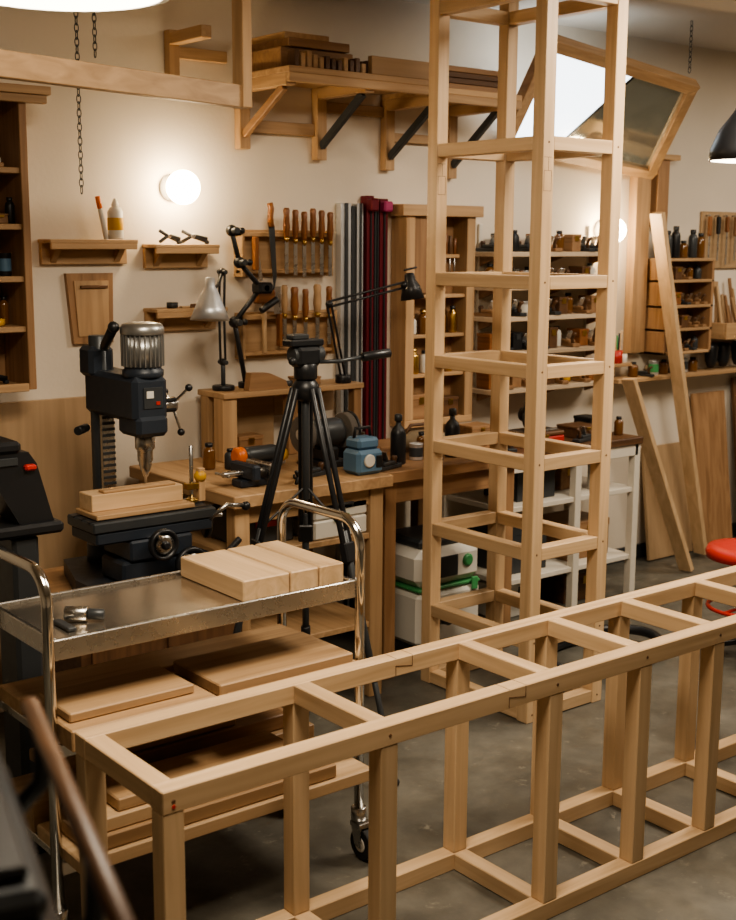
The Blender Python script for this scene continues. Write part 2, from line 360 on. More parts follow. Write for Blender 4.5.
b.box(qx-.21,qx+.18,qy-.09,qy+.08,z0+.205,z0+.235,DGREY,.004)
for y in (-.06,-.01,.04): b.box(qx-.212,qx+.182,qy+y-.006,qy+y+.006,z0+.232,z0+.237,BLACK,.0005)
def wheel(c,d,r,m1=BLACK,m2=STEEL):
    c=V(c);d=V(d).normalized()
    b.lathe(c,d,[(r*.82,0),(r,.004),(r,.018),(r*.82,.022),(r*.78,.016),(r*.3,.012),(r*.26,.03),(.006,.032)],m1)
    b.lathe(c+d*.004,d,[(r*.62,.012),(r*.62,.0165),(r*.36,.017)],m2)
    u=d.cross(V((0,0,1))).normalized(); k=c+u*r*.5+V((0,0,1))*r*.6
    b.cyl(k+d*.02,k+d*.055,.007,m2,n=10)
wheel((qx-.03,qy-.14,z0+.165),(0,-1,0),.045)
wheel((qx+.06,qy-.135,z0+.095),(0,-1,0),.050)
wheel((qx+.185,qy,z0+.17),(1,-.3,0),.045)
b.cyl((qx+.15,qy,z0+.17),(qx+.19,qy,z0+.17),.012,STEEL); b.cyl((qx-.03,qy-.05,z0+.165),(qx-.03,qy-.145,z0+.165),.012,STEEL); b.cyl((qx+.06,qy-.05,z0+.095),(qx+.06,qy-.14,z0+.095),.012,STEEL)
b.tube([(qx+.16,qy-.08,z0+.2),(qx+.21,qy-.1,z0+.24),(qx+.27,qy-.1,z0+.23)],.007,STEEL); b.sph((qx+.275,qy-.1,z0+.228),.014,BLACK,12)
b.tube([(qx+.1,qy-.09,z0+.12),(qx+.17,qy-.13,z0+.09),(qx+.25,qy-.1,z0+.13)],.010,BLACK)
b.done()
b=B('wood_fence_block'); zz=z0+.238
b.box(qx-.19,qx+.12,qy-.07,qy+.065,zz,zz+.014,PINE); b.box(qx-.18,qx+.11,qy-.02,qy+.06,zz+.014,zz+.062,BEECH); b.box(qx-.14,qx+.09,qy-.015,qy+.02,zz+.062,zz+.07,PINE); b.done()
b=B('hold_down_clamp'); xx=qx+.15
b.cyl((xx,qy,zz),(xx,qy,zz+.17),.006,STEEL); b.cyl((xx,qy,zz),(xx,qy,zz+.012),.018,BRASS); b.box(xx-.02,xx+.02,qy-.012,qy+.012,zz+.04,zz+.058,BRASS)
b.box(xx+.02,xx+.042,qy-.01,qy+.01,zz+.0,zz+.10,PINE); b.lathe((xx+.03,qy,zz+.06),(0,0,1),[(.012,0),(.018,.01),(.018,.02),(.008,.035)],YEL); b.done()
# ---------------------------------------------------------------- belt sander pedestal left
b=B('pedestal_belt_sander')
sx,sy=1.17,2.98
b.box(sx-.17,sx+.17,sy-.12,sy+.12,0,.03,BLACK,.006); b.box(sx+.02,sx+.09,sy-.06,sy+.06,.03,.82,DGREY,.01)
b.box(sx-.2,sx+.15,sy-.08,sy+.08,.82,.85,BLACK,.008)
b.prism([(sx-.2,sy-.06,.99),(sx-.02,sy-.06,.96),(sx+.04,sy-.06,.85),(sx+.13,sy-.06,.85),(sx+.09,sy-.06,1.0),(sx+.07,sy-.06,1.03),(sx-.2,sy-.06,1.05)],(0,.12,0),BLACK)
b.box(sx-.2,sx+.05,sy-.07,sy+.07,1.03,1.06,BLACK,.012)
b.box(sx+.055,sx+.085,sy-.075,sy-.055,.985,1.0,RED,.005); b.box(sx-.15,sx+.04,sy-.066,sy-.06,1.0,1.02,DGREY,.002)
b.done()
# ---------------------------------------------------------------- left wall bookcase
b=B('bookcase')
for x in (1.15,1.605): b.box(x,x+.025,3.75,3.945,1.08,1.98,OAK)
b.box(1.10,1.70,3.72,3.945,1.98,2.005,PINE); b.box(1.10,1.69,3.73,3.76,1.955,1.98,PINE)
for z in (1.075,1.26,1.415,1.575,1.745): b.box(1.175,1.605,3.76,3.94,z,z+.018,PINE)
b.box(1.175,1.605,3.935,3.945,1.08,1.98,OAK); b.box(1.175,1.605,3.75,3.77,1.075,1.1,PINE); b.done()
# ---------------------------------------------------------------- props
def jar(loc,r=.022,h=.09,m=GLASSJ,cap=BLACK,name='jar'):
    b=B(name); b.lathe((0,0,0),(0,0,1),[(r*.9,0),(r,.004),(r,h*.68),(r*.85,h*.78),(r*.5,h*.84),(r*.5,h*.87)],m); b.lathe((0,0,h*.86),(0,0,1),[(r*.6,0),(r*.62,.002),(r*.62,h*.13),(r*.5,h*.14)],cap); return b.done(loc)
def tin(loc,r=.03,h=.06,m=ALU):
    b=B('tin_can'); b.lathe((0,0,0),(0,0,1),[(r*.97,0),(r,.002),(r,h-.004),(r*1.03,h-.003),(r*1.03,h),(r*.9,h),(r*.9,h-.004)],m); b.lathe((0,0,h*.2),(0,0,1),[(r*1.004,0),(r*1.006,.002),(r*1.006,h*.55),(r*1.004,h*.56)],random.choice([DGREY,WHITE,BLUE,OAK,GREEN])); return b.done(loc)
def plane(loc,rz=0,s=1,wood=True):
    b=B('hand_plane'); m=OAK if wood else DGREY
    b.box(-.09*s,.09*s,-.022*s,.022*s,0,.018*s,m,.002)
    b.box(-.05*s,.04*s,-.022*s,.022*s,.018*s,.035*s,m,.003)
    b.beam((.0,0,.02*s),(-.03*s,0,.08*s),.03*s,.004,STEEL,.0005)
    b.tube([(-.055*s,0,.015*s),(-.05*s,0,.04*s),(-.06*s,0,.06*s),(-.078*s,0,.07*s)],.009*s,DARKW.m[2])
    b.lathe((.06*s,0,.016*s),(0,0,1),[(.012*s,0),(.008*s,.012*s),(.014*s,.026*s),(.010*s,.036*s)],DARKW)
    return b.done(loc,rz)
def drill(loc,rz=0,m=BLACK,a=BLUE):
    b=B('cordless_drill'); b.box(-.04,.035,-.03,.03,0,.03,BLACK,.006); b.beam((0,0,.025),(.012,0,.09),.028,.034,m,.008)
    b.lathe((-.055,0,.105),(1,0,0),[(.02,0),(.024,.006),(.024,.07),(.02,.085),(.02,.09)],a); b.lathe((.035,0,.105),(1,0,0),[(.017,0),(.017,.02),(.008,.04)],DGREY); return b.done(loc,rz)
def carton(loc,sx=.08,sy=.07,sz=.05,m=OAK,rz=0,name='storage_box'):
    b=B(name); b.box(-sx/2,sx/2,-sy/2,sy/2,0,sz*.8,m,.002); b.box(-sx/2-.002,sx/2+.002,-sy/2-.002,sy/2+.002,sz*.8,sz,m,.002); b.box(-.012,.012,-sy/2-.004,-sy/2,sz*.6,sz*.9,BRASS if isinstance(m,Wood) else DGREY,.001); return b.done(loc,rz)
def spool(loc,r=.025,h=.03,m=YEL):
    b=B('tape_roll'); b.lathe((0,0,0),(0,0,1),[(r*.6,0),(r,.001),(r,h-.001),(r*.6,h)],m); b.lathe((0,0,h),(0,0,1),[(r*.55,0),(r*.55,.001)],PAPER); return b.done(loc)
def clamp(loc,rz=0,m=ORANGE):
    b=B('spring_clamp'); b.tube([(-.05,0,.007),(-.01,0,.03),(.04,0,.018)],.006,m); b.tube([(-.05,0,.045),(-.01,0,.025),(.04,0,.008)],.006,BLACK); b.cyl((-.01,-.01,.028),(-.01,.01,.028),.008,STEEL); b.box(.03,.045,-.008,.008,0.0,.012,m); return b.done(loc,rz)
jar((1.50,3.83,1.434),.025,.10,DGREY,BLACK); tin((1.57,3.82,1.434),.02,.07,BLACK)
spool((1.53,3.83,1.279),.035,.022,YEL); clamp((1.53,3.83,1.094),.3,DGREY); tin((1.45,3.83,1.764),.03,.06); carton((1.45,3.84,1.594),.1,.1,.06,DARKW); drill((1.42,3.84,1.094),.4)
carton((1.55,3.84,1.594),.07,.1,.03,OAK); spool((1.54,3.82,1.764),.03,.03,WHITE)
jar((1.555,3.89,1.764),.022,.11,WHITE); jar((1.585,3.88,1.279),.015,.09,GLASSJ); carton((1.44,3.88,1.279),.09,.08,.07,DARKW); jar((1.585,3.80,1.594),.015,.08,BLACK); plane((1.50,3.79,1.764),0,.7,True)
# ---------------------------------------------------------------- small wall shelves
def wshelf(x0,x1,zt,zb,dep=.10):
    b=B('mounted_shelf'); b.box(x0,x1,YW-.022,YW-.001,zb,zt,PINE); b.box(x0-.003,x1+.003,YW-dep,YW-.001,zt-.001,zt+.012,PINE); b.box(x0,x1,YW-dep,YW-dep+.012,zt-.02,zt,PINE)
    for x in (x0+.03,x1-.05): b.prism([(x,YW-.022,zb+.005),(x,YW-dep+.012,zt-.002),(x,YW-.022,zt-.002)],(.02,0,0),PINE)
    return b.done()
wshelf(1.74,2.05,1.535,1.465); wshelf(2.12,2.37,1.52,1.45); wshelf(2.12,2.40,1.30,1.23)
b=B('glue_bottle'); b.lathe((0,0,0),(0,0,1),[(.024,0),(.026,.004),(.026,.09),(.018,.105)],WHITE); b.lathe((0,0,.03),(0,0,1),[(.0265,0),(.0268,.001),(.0268,.04),(.0265,.041)],YEL); b.lathe((0,0,.104),(0,0,1),[(.012,0),(.012,.012),(.004,.03)],WHITE); b.done((1.99,3.89,1.548))
b=B('marker_pen'); b.cyl((0,0,0),(-.02,0,.10),.008,WHITE); b.cyl((-.02,0,.10),(-.028,0,.14),.009,ORANGE); b.done((1.955,3.89,1.548))
clamp((2.2,3.89,1.533),.2,DGREY); clamp((2.30,3.89,1.533),-.4,BLACK); spool((2.2,3.89,1.313),.02,.02,DGREY)
b=B('wooden_ruler'); b.box(-.08,.08,-.012,.012,0,.006,BEECH); b.box(-.05,.07,-.02,-.013,0,.014,DARKW); b.done((2.31,3.885,1.3125))
b=B('wooden_plaque'); b.prism([(1.845,3.949,1.20),(1.99,3.949,1.20),(1.995,3.949,1.435),(1.825,3.949,1.435)],(0,-.02,0),OAK.m[2]); b.prism([(1.862,3.929,1.225),(1.973,3.929,1.225),(1.976,3.929,1.41),(1.85,3.929,1.41)],(0,-.005,0),PINE.m[2]); b.box(1.87,1.97,3.915,3.925,1.385,1.395,DARKW); b.done()
def globe(x,z,r=.058,yy=3.86):
    b=B('globe_sconce_lamp'); b.lathe((x,YW-.001,z),(0,-1,0),[(.045,0),(.045,.012),(.025,.02),(.022,.05)],WHITE); b.sph((x,yy,z),r,GLOBE,28); return b.done()
globe(2.235,1.725); globe(4.47,1.60,.058,3.87)
# ---------------------------------------------------------------- chisel racks
def rack(x0,x1,zt,zb):
    b=B('tool_rack'); b.box(x0,x1,YW-.015,YW-.001,zb,zt,PINE.m[0]); b.box(x0,x1,YW-.06,YW-.015,zt-.025,zt-.008,PINE); b.box(x0,x1,YW-.045,YW-.015,zb+.012,zb+.026,PINE)
    for x in (x0,x1-.012): b.box(x,x+.012,YW-.061,YW-.015,zb,zt,PINE)
    return b.done()
rack(2.49,2.90,1.585,1.415); rack(2.49,2.92,1.285,1.115)
def chisel(x,ztop,l=.24,y=3.878,m=OAK,rr=.0125):
    b=B('chisel'); b.lathe((x,y,ztop),(0,0,-1),[(rr*.7,0),(rr,.008),(rr*.85,.03),(rr*1.05,.07),(rr*.8,.10),(rr*.5,.108)],m); b.lathe((x,y,ztop-.105),(0,0,-1),[(rr*.75,0),(rr*.75,.012),(rr*.3,.02)],BRASS); b.box(x-.008,x+.008,y-.002,y+.002,ztop-l,ztop-.12,STEEL,.001); return b.done()
for i,x in enumerate((2.675,2.715,2.755,2.795,2.835,2.875)): chisel(x,1.665-.006*(i%3),.24,3.876,HANDLE)
for i,x in enumerate((2.665,2.71,2.76,2.815,2.87)): chisel(x,1.385-.008*(i%3),.22,3.876,(PINE,HANDLE,HANDLE)[i%3],.0125+.003*(i%2))
b=B('hand_saw'); b.prism([(2.585,3.86,1.60),(2.612,3.86,1.60),(2.620,3.86,1.42),(2.608,3.86,1.365)],(0,.002,0),DGREY); b.tube([(2.598,3.861,1.595),(2.594,3.861,1.63),(2.598,3.861,1.66),(2.592,3.861,1.68)],.011,HANDLE.m[2]); b.done()
b=B('sliding_bevel'); b.box(2.525,2.545,3.86,3.88,1.44,1.56,HANDLE,.003); b.beam((2.535,3.872,1.55),(2.56,3.872,1.40),.004,.014,STEEL,.0005,up=(1,0,0)); b.done()
b=B('mallet'); b.cyl((2.57,3.87,1.14),(2.57,3.87,1.33),.009,BEECH); b.box(2.53,2.61,3.85,3.89,1.32,1.37,HANDLE,.006); b.done()
b=B('try_square'); b.box(2.632,2.645,3.86,3.885,1.16,1.28,HANDLE,.002); b.box(2.615,2.645,3.87,3.873,1.28,1.38,STEEL,.0005); b.done()
# ---------------------------------------------------------------- top shelves with brackets
b=B('lumber_rack_shelf'); 
for X0,X1,Z in ((2.50,3.16,2.105),(3.17,3.60,2.085)):
    b.box(X0,X1,3.60,3.945,Z,Z+.022,PINE); b.box(X0,X1,3.60,3.62,Z-.03,Z,PINE)
for x,z1,z0_,br in ((2.50,2.105,1.87,OAK),(2.84,2.105,1.845,DGREY),(3.17,2.085,1.82,DGREY),(3.50,2.085,1.80,DGREY)):
    b.box(x,x+.045,3.91,3.948,z0_,z1,PINE); b.box(x,x+.04,3.62,3.91,z1-.04,z1,PINE)
    b.beam((x+.02,3.91,z0_+.05),(x+.02,3.66,z1-.04),.02,.028,br)
b.box(2.545,2.84,3.925,3.948,1.93,1.975,PINE); b.box(2.885,3.17,3.925,3.948,2.02,2.06,PINE); b.box(3.215,3.50,3.925,3.948,1.93,1.965,PINE); b.done()
b=B('lumber_pile'); zz=2.128
b.box(2.52,2.83,3.68,3.93,zz,zz+.07,OAK); b.box(2.54,2.80,3.66,3.90,zz+.071,zz+.10,OAK); b.box(2.55,2.74,3.70,3.92,zz+.101,zz+.125,PINE)
for i in range(10): b.box(2.86,3.14,3.61+i*.03,3.61+i*.03+.024,zz,zz+.045+.045*random.random(),random.choice([PINE,OAK,DARKW]))
for i in range(12): b.box(2.53+i*.026,2.53+i*.026+.018,3.61,3.655,zz,zz+.03+.025*random.random(),random.choice([PINE,OAK,DARKW]))
b.done()
b=B('lumber_pile'); zz=2.108
for k in range(4):
    for i in range(6): b.box(3.19+random.random()*.08,3.50+random.random()*.1,3.62+i*.05,3.665+i*.05,zz+k*.021,zz+k*.021+.02,random.choice([PINE,OAK,OAK,DARKW]))
b.done()
b=B('wooden_bracket'); b.box(2.22,2.26,3.91,3.948,2.1,2.25,PINE); b.box(2.26,2.46,3.925,3.948,2.16,2.2,PINE); b.box(2.22,2.26,3.7,3.91,2.2,2.24,PINE); b.done()
# ---------------------------------------------------------------- vertical rails
b=B('aluminium_guide_rail'); 
for x,w,m in ((2.955,.05,ALU),(3.035,.03,ALU)): b.box(x,x+w,3.915,3.948,.001,1.69,m); b.box(x+w*.35,x+w*.65,3.910,3.9149,.001,1.69,DGREY,.0005)
b.box(3.012,3.028,3.92,3.948,.001,1.68,DGREY); b.done()
b=B('red_bar_clamp')
for x,w,z,m in ((3.075,.035,1.72,MAROON),(3.115,.02,1.70,DGREY),(3.14,.04,1.71,MAROON)): b.box(x,x+w,3.905,3.948,.001,z,m); b.box(x+w*.4,x+w*.6,3.90,3.905,.05,z-.02,BLACK,.0005)
b.box(3.07,3.11,3.87,3.905,1.66,1.71,MAROON,.006); b.box(3.135,3.18,3.87,3.905,1.66,1.70,MAGENTA,.006); b.done()
# ---------------------------------------------------------------- wooden tool cabinet
b=B('wooden_tool_cabinet'); X0,X1,Z0,Z1=3.23,3.60,.80,1.69; YF2=3.85
b.box(X0-.03,X1+.03,YF2-.015,YW-.002,Z1-.045,Z1,PINE); b.box(X0,X1,YF2,YW-.002,Z0,Z0+.03,PINE)
for x in (X0,X1-.045): b.box(x,x+.045,YF2,YW-.002,Z0+.03,Z1-.045,PINE)
b.box(X0+.045,X1-.045,YW-.015,YW-.004,Z0+.03,Z1-.045,OAK); b.box(X0+.045,X0+.16,YF2+.01,YF2+.025,1.34,Z1-.045,OAK); b.box(X0+.165,X0+.19,YF2,YF2+.03,Z0+.03,Z1-.045,PINE)
for z in (1.0,1.16,1.32): b.box(X0+.045,X1-.045,YF2+.01,YW-.02,z,z+.015,PINE)
b.done()
for x,z in ((3.30,1.176),(3.36,1.176),(3.31,1.016),(3.45,1.016),(3.52,1.176),(3.46,1.176),(3.37,1.016),(3.50,1.016)):
    jar((x,3.895,z),.017+.006*random.random(),.07+.04*random.random(),random.choice([GLASSJ,BLACK,WHITE,BRASS]),random.choice([BLACK,BRASS]))
carton((3.33,3.895,.831),.10,.06,.10,OAK); carton((3.49,3.895,.831),.09,.06,.08,DARKW)
b=B('hanging_files'); 
for i,x in enumerate((3.43,3.455,3.48,3.505,3.53)): b.cyl((x,3.90,1.60-.01*i),(x,3.90,1.49),.008,(HANDLE,DARKW)[i%2].m[2],n=10); b.cyl((x,3.90,1.49),(x,3.90,1.38),.003,STEEL,n=8)
b.box(3.425,3.55,3.89,3.93,1.48,1.495,PINE); b.done()
# ---------------------------------------------------------------- long shelves
b=B('long_mounted_shelving'); SH=(1.505,1.365,1.235,1.09,.93)
SHW=Wood('pale_shelf_board',(.58,.46,.33),(.50,.38,.26),.5)
for z in SH: b.box(3.66,4.42,3.79,3.945,z-.02,z,SHW)
for x in (3.70,4.08,4.38): b.box(x,x+.02,3.935,3.947,.88,1.62,WPAINT)
for z in SH:
    for x in (3.70,4.08,4.38): b.prism([(x+.004,3.935,z-.02),(x+.004,3.81,z-.02),(x+.004,3.935,z-.06)],(.012,0,0),OAK)
b.done()
def rp(x,y,z,k):
    if k==0: plane((x,y,z),random.uniform(-.12,.12)+1.45,.85,random.random()<.4)
    elif k==1: jar((x,y,z),.022,.09,random.choice([GLASSJ,GLASSJ,WHITE,BLACK]),BLACK)
    elif k==2: tin((x,y,z),.025,.06)
    elif k==3: carton((x,y,z),.055,.08,.075,random.choice([OAK,DARKW,BLACK,HANDLE]),0)
    elif k==4: carton((x,y,z),.05,.10,.09,DARKW) 
    elif k==5: clamp((x,y,z),1.55,random.choice([BLACK,RED,DGREY]))
    elif k==6: spool((x,y,z),.022)
seqs=[(0,3,1,0,3,0,1,3,0,0,1),(1,3,0,2,3,0,0,5,3,1,0),(0,1,0,2,6,0,3,1,0,3,0),(3,0,3,0,0,4,1,0,3,0,1),(3,0,3,0,1,3,0,6,0,3,1)]
for z,sq in zip(SH,seqs):
    for i,k in enumerate(sq): rp(3.695+i*.069,3.862,z+.001,k)
# ---------------------------------------------------------------- right side of wall
b=B('timber_boards'); b.box(4.66,4.76,3.90,3.948,1.03,1.93,PINE); b.box(4.81,4.89,3.90,3.948,1.62,1.93,OAK); b.box(4.60,4.95,3.885,3.948,1.93,1.955,PINE); b.done()
b=B('pigeonhole_shelf'); X0,X1=4.78,5.14
for x in (X0,X1-.018): b.box(x,x+.018,3.80,3.945,1.02,1.465,OAK)
for z in (1.02,1.13,1.24,1.36,1.46): b.box(X0,X1,3.80,3.945,z,z+.014,PINE)
b.box(X0,X1,3.938,3.946,1.02,1.46,OAK)
b.done()
for x in (4.81,4.86,4.92,4.98,5.05,5.11): jar((x,3.87,1.475),.022,.07+.08*random.random(),random.choice([BLACK,DGREY,OAK,GLASSJ]),BLACK)
for z in (1.035,1.145,1.255,1.375):
    for i in range(5): 
        k=random.choice([0,1,3,3,0]); x=4.83+i*.064
        if k==1: jar((x,3.86,z),.018,.065,random.choice([GLASSJ,DGREY]),BLACK)
        elif k==0: plane((x,3.86,z),1.57,.65,random.random()<.5)
        else: carton((x,3.86,z),.05,.08,.06,random.choice([OAK,DARKW,BLACK,HANDLE]))
b=B('red_cup_rack'); b.box(4.50,4.63,3.86,3.948,.975,.99,PINE); b.lathe((4.55,3.895,.99),(0,0,1),[(.028,0),(.032,.003),(.032,.06),(.028,.06)],RED)
for i in range(5): b.cyl((4.54+i*.006,3.89,1.0),(4.52+i*.015,3.89,1.10+.01*i),.004,(RED,BEECH.m[2],GREEN,BLACK,BEECH.m[2])[i],n=8)
b.lathe((4.60,3.895,.99),(0,0,1),[(.02,0),(.022,.003),(.022,.04),(.018,.04)],WHITE); b.done()
B('leaning_plank').beam((5.10,3.765,.02),(4.62,3.745,1.68),.028,.07,BEECH,up=(0,1,0)).done()
B('leaning_plank').beam((4.80,3.62,.012),(4.44,3.72,.94),.025,.075,BEECH,up=(0,1,0)).done()
b=B('low_tool_shelf'); b.box(4.50,5.7,3.83,3.945,.90,.92,PINE); b.done()
for i in range(7):
    x=4.66+i*.075
    if i%3==1: plane((x,3.88,.921),1.57,.65,False)
    elif i%3==0: jar((x,3.88,.921),.024,.07)
    else: tin((x,3.88,.921),.024,.07)
b=B('plywood_offcuts'); b.beam((4.98,3.86,.005),(4.98,3.93,.56),.34,.018,PLY,up=(0,1,.2)); b.beam((5.30,3.82,.005),(5.30,3.925,.80),.26,.018,OAK,up=(0,1,.2)); b.beam((5.62,3.82,.005),(5.62,3.925,.86),.24,.018,DARKW,up=(0,1,.2)); b.done()
b=B('scrap_wood_bin'); b.box(5.19,5.55,3.75,3.945,1.08,1.10,PINE); b.box(5.19,5.55,3.75,3.765,1.10,1.16,PINE)
for x in (5.19,5.535): b.box(x,x+.015,3.765,3.94,1.10,1.16,PINE)
for i in range(16):
    x=5.22+.02*i; y=3.80+.1*random.random(); b.beam((x,y,1.101),(x+random.uniform(-.06,.03),y+.02,1.20+.18*random.random()),.016,.012,random.choice([PINE,OAK,BEECH]))
b.done()
b=B('pegboard_hand_tools'); b.box(5.20,5.9,3.935,3.948,1.42,1.70,PLY)
for i in range(9):
    x=5.23+i*.07; b.cyl((x,3.935,1.68),(x,3.91,1.68),.004,STEEL,n=8)
    b.box(x-.009,x+.009,3.90,3.92,1.58+.01*(i%3),1.675,(HANDLE,BLACK,HANDLE,OAK)[i%4],.004); b.box(x-.005,x+.005,3.907,3.912,1.44+.02*(i%2),1.58+.01*(i%3),STEEL,.001)
b.done()
b=B('hanging_power_tools'); b.box(5.20,5.8,3.935,3.948,1.0,1.05,OAK); 
for i,x in enumerate((5.24,5.34,5.46,5.60)):
    b.lathe((x,3.87,1.055),(0,0,-1),[(.028,0),(.036,.02),(.030,.09),(.018,.12)],BLACK); b.box(x-.006,x+.006,3.87,3.94,1.03,1.04,STEEL,.001)
b.done()
# ---------------------------------------------------------------- bench items
b=B('bench_grinder'); gx,gy,gz=2.55,3.47,.775
b.box(gx-.06,gx+.07,gy-.05,gy+.05,gz+.001,gz+.025,BLACK,.004); b.box(gx-.03,gx+.04,gy-.035,gy+.035,gz+.02,gz+.07,BLACK,.008)
b.lathe((gx-.07,gy,gz+.12),(1,0,0),[(.03,0),(.045,.012),(.048,.02),(.048,.12),(.045,.13),(.03,.14)],DGREY)
for x in (gx-.105,gx+.075): b.cyl((x,gy,gz+.12),(x+.028,gy,gz+.12),.062,STONE,n=28); b.cyl((x-.004,gy,gz+.12),(x+.032,gy,gz+.12),.02,STEEL)
b.cyl((gx+.103,gy,gz+.12),(gx+.112,gy,gz+.12),.066,BLACK,n=28); b.box(gx+.07,gx+.11,gy-.09,gy-.06,gz+.09,gz+.1,STEEL); b.done()
b=B('air_compressor'); ax,ay=2.575,3.29
b.box(ax-.055,ax+.055,ay-.05,ay+.045,.777,.86,BLUE,.012); b.box(ax-.045,ax+.045,ay-.04,ay+.04,.86,.90,BLUE,.010); b.tube([(ax-.035,ay,.898),(ax-.03,ay,.93),(ax+.03,ay,.93),(ax+.035,ay,.898)],.006,BLACK)
b.lathe((ax-.01,ay-.05,.825),(0,-1,0),[(.022,0),(.022,.006),(.018,.008)],WHITE); b.box(ax+.02,ax+.045,ay-.055,ay-.049,.80,.84,BLACK); b.done()
b=B('random_orbit_sander'); b.lathe((2.20,3.50,.84),(1,0,0),[(.02,0),(.03,.008),(.03,.03),(.024,.04)],ORANGE); b.lathe((2.235,3.50,.84),(1,0,0),[(.026,0),(.028,.02),(.028,.12),(.02,.14)],DGREY); b.box(2.21,2.37,3.47,3.53,.777,.815,BLACK,.008); b.lathe((2.375,3.50,.83),(1,0,0),[(.02,0),(.026,.01),(.02,.03)],YEL); b.done()
b=B('storage_case'); b.box(2.34,2.56,3.24,3.44,.581,.645,WHITE,.006); b.box(2.34,2.56,3.24,3.44,.647,.70,WHITE,.006); b.box(2.42,2.48,3.233,3.24,.635,.66,GREEN,.002); b.tube([(2.41,3.235,.685),(2.41,3.228,.695),(2.49,3.228,.695),(2.49,3.235,.685)],.005,DGREY); b.done()
b=B('storage_case'); b.box(2.10,2.30,3.3,3.5,.581,.69,DGREY,.006); b.box(2.15,2.23,3.294,3.3,.64,.66,RED,.002); b.done()
for x,r,hh in ((2.84,.028,.18),(3.10,.028,.18)): 
    b=B('spray_bottle'); b.lathe((0,0,0),(0,0,1),[(r*.9,0),(r,.004),(r,hh*.6),(r*.8,hh*.7),(r*.35,hh*.78),(r*.35,hh*.86)],BLACK); b.lathe((0,0,hh*.86),(0,0,1),[(r*.5,0),(r*.5,hh*.12),(r*.3,hh*.14)],DGREY); b.done((x,3.42,.761))
b=B('canvas_tool_bag'); b.sph((3.10,3.60,.80),.06,CLOTH,20,(2.2,1.1,.62)); b.tube([(3.02,3.60,.825),(3.05,3.60,.86),(3.14,3.60,.86),(3.17,3.60,.825)],.007,DARKW.m[0]); b.done()
plane((2.84,3.62,.761),.5,1.2,True); carton((2.78,3.8,.761),.14,.1,.07,DARKW); carton((3.25,3.45,.761),.12,.1,.05,OAK); spool((3.22,3.36,.761),.03,.02,YEL); tin((2.95,3.45,.761),.025,.06)
plane((2.74,3.36,.761),.3,.8,False); clamp((2.97,3.36,.761),.4,DGREY); jar((3.02,3.50,.761),.02,.09); jar((2.20,3.66,.776),.022,.09); jar((2.26,3.62,.776),.02,.07,DGREY); tin((2.46,3.62,.776),.024,.06); carton((2.44,3.80,.776),.1,.07,.08,OAK); plane((2.40,3.34,.776),.2,.8,False); carton((2.75,3.66,.761),.08,.08,.06,BLACK); clamp((2.30,3.27,.776),.8,BLACK); carton((2.70,3.80,1.021),.10,.07,.03,OAK); spool((2.62,3.80,1.021),.022,.02,DGREY)
b=B('red_tool_case'); b.box(3.62,3.86,3.56,3.70,.721,.755,RED,.005); b.box(3.62,3.86,3.56,3.70,.757,.775,DARKW,.005); b.box(3.72,3.76,3.554,3.56,.74,.765,BRASS,.001); b.done()
b=B('circular_saw'); c=(3.73,3.63,.85); b.box(3.64,3.84,3.58,3.68,.776,.782,STEEL,.001); b.lathe((c[0],c[1]-.02,c[2]-.02),(0,1,0),[(.05,0),(.055,.004),(.055,.02),(.05,.024)],DGREY,28); b.lathe((c[0],c[1],c[2]-.01),(0,1,0),[(.03,0),(.03,.05),(.02,.06)],BLACK); b.tube([(c[0]-.04,c[1],c[2]),(c[0]-.03,c[1],c[2]+.04),(c[0]+.02,c[1],c[2]+.045),(c[0]+.07,c[1],c[2]-.01)],.011,BLACK); b.done()
carton((4.05,3.66,.721),.14,.12,.05,DARKW); carton((4.18,3.72,.721),.08,.1,.07,BLACK); plane((3.97,3.55,.721),.2,.8,False); plane((3.53,3.58,.721),1.2,.9,False); jar((4.22,3.58,.721),.02,.08); carton((3.55,3.78,.721),.12,.1,.08,OAK)
b=B('paper_towel_roll'); b.lathe((4.08,3.56,.501),(0,0,1),[(.045,0),(.048,.002),(.048,.118),(.045,.12),(.018,.12),(.018,.05)],PAPER,28); b.done()
carton((3.70,3.66,.501),.22,.2,.13,DGREY); carton((3.97,3.7,.501),.10,.14,.1,OAK); carton((3.66,3.68,.201),.22,.24,.2,DGREY); carton((4.04,3.68,.201),.26,.22,.16,OAK); carton((4.06,3.7,.001),.26,.2,.12,DARKW); carton((3.66,3.7,.001),.24,.2,.14,WHITE)
b=B('dust_extractor_vacuum'); vx0,vx1,vy0,vy1=2.93,3.25,3.40,3.68
b.box(vx0,vx1,vy0,vy1,.05,.26,WHITE,.02); b.box(vx0+.005,vx1-.005,vy0+.005,vy1-.005,.262,.275,GREEN,.004); b.box(vx0,vx1,vy0,vy1,.277,.42,WHITE,.03); b.box(vx0+.03,vx1-.03,vy0+.03,vy1-.03,.42,.455,DGREY,.012)
b.box(vx0+.05,vx0+.19,vy0-.004,vy0,.31,.39,DGREY,.003); b.box(vx0+.03,vx0+.06,vy0-.01,vy0,.24,.29,GREEN,.003); b.box(vx1-.06,vx1-.03,vy0-.01,vy0,.24,.29,GREEN,.003); b.lathe((vx1-.08,vy0+.002,.36),(0,-1,0),[(.024,0),(.024,.008),(.016,.014)],GREEN); b.lathe((vx0+.10,vy0+.002,.17),(0,-1,0),[(.035,0),(.035,.02),(.028,.03),(.028,.06)],DGREY)
for x in (vx0+.04,vx1-.04):
    for y in (vy0+.04,vy1-.05): b.cyl((x-.012,y,.03),(x+.012,y,.03),.03,BLACK); b.box(x-.01,x+.01,y-.01,y+.01,.03,.06,BLACK)
b.done()
b=B('vacuum_hose'); pts=[]
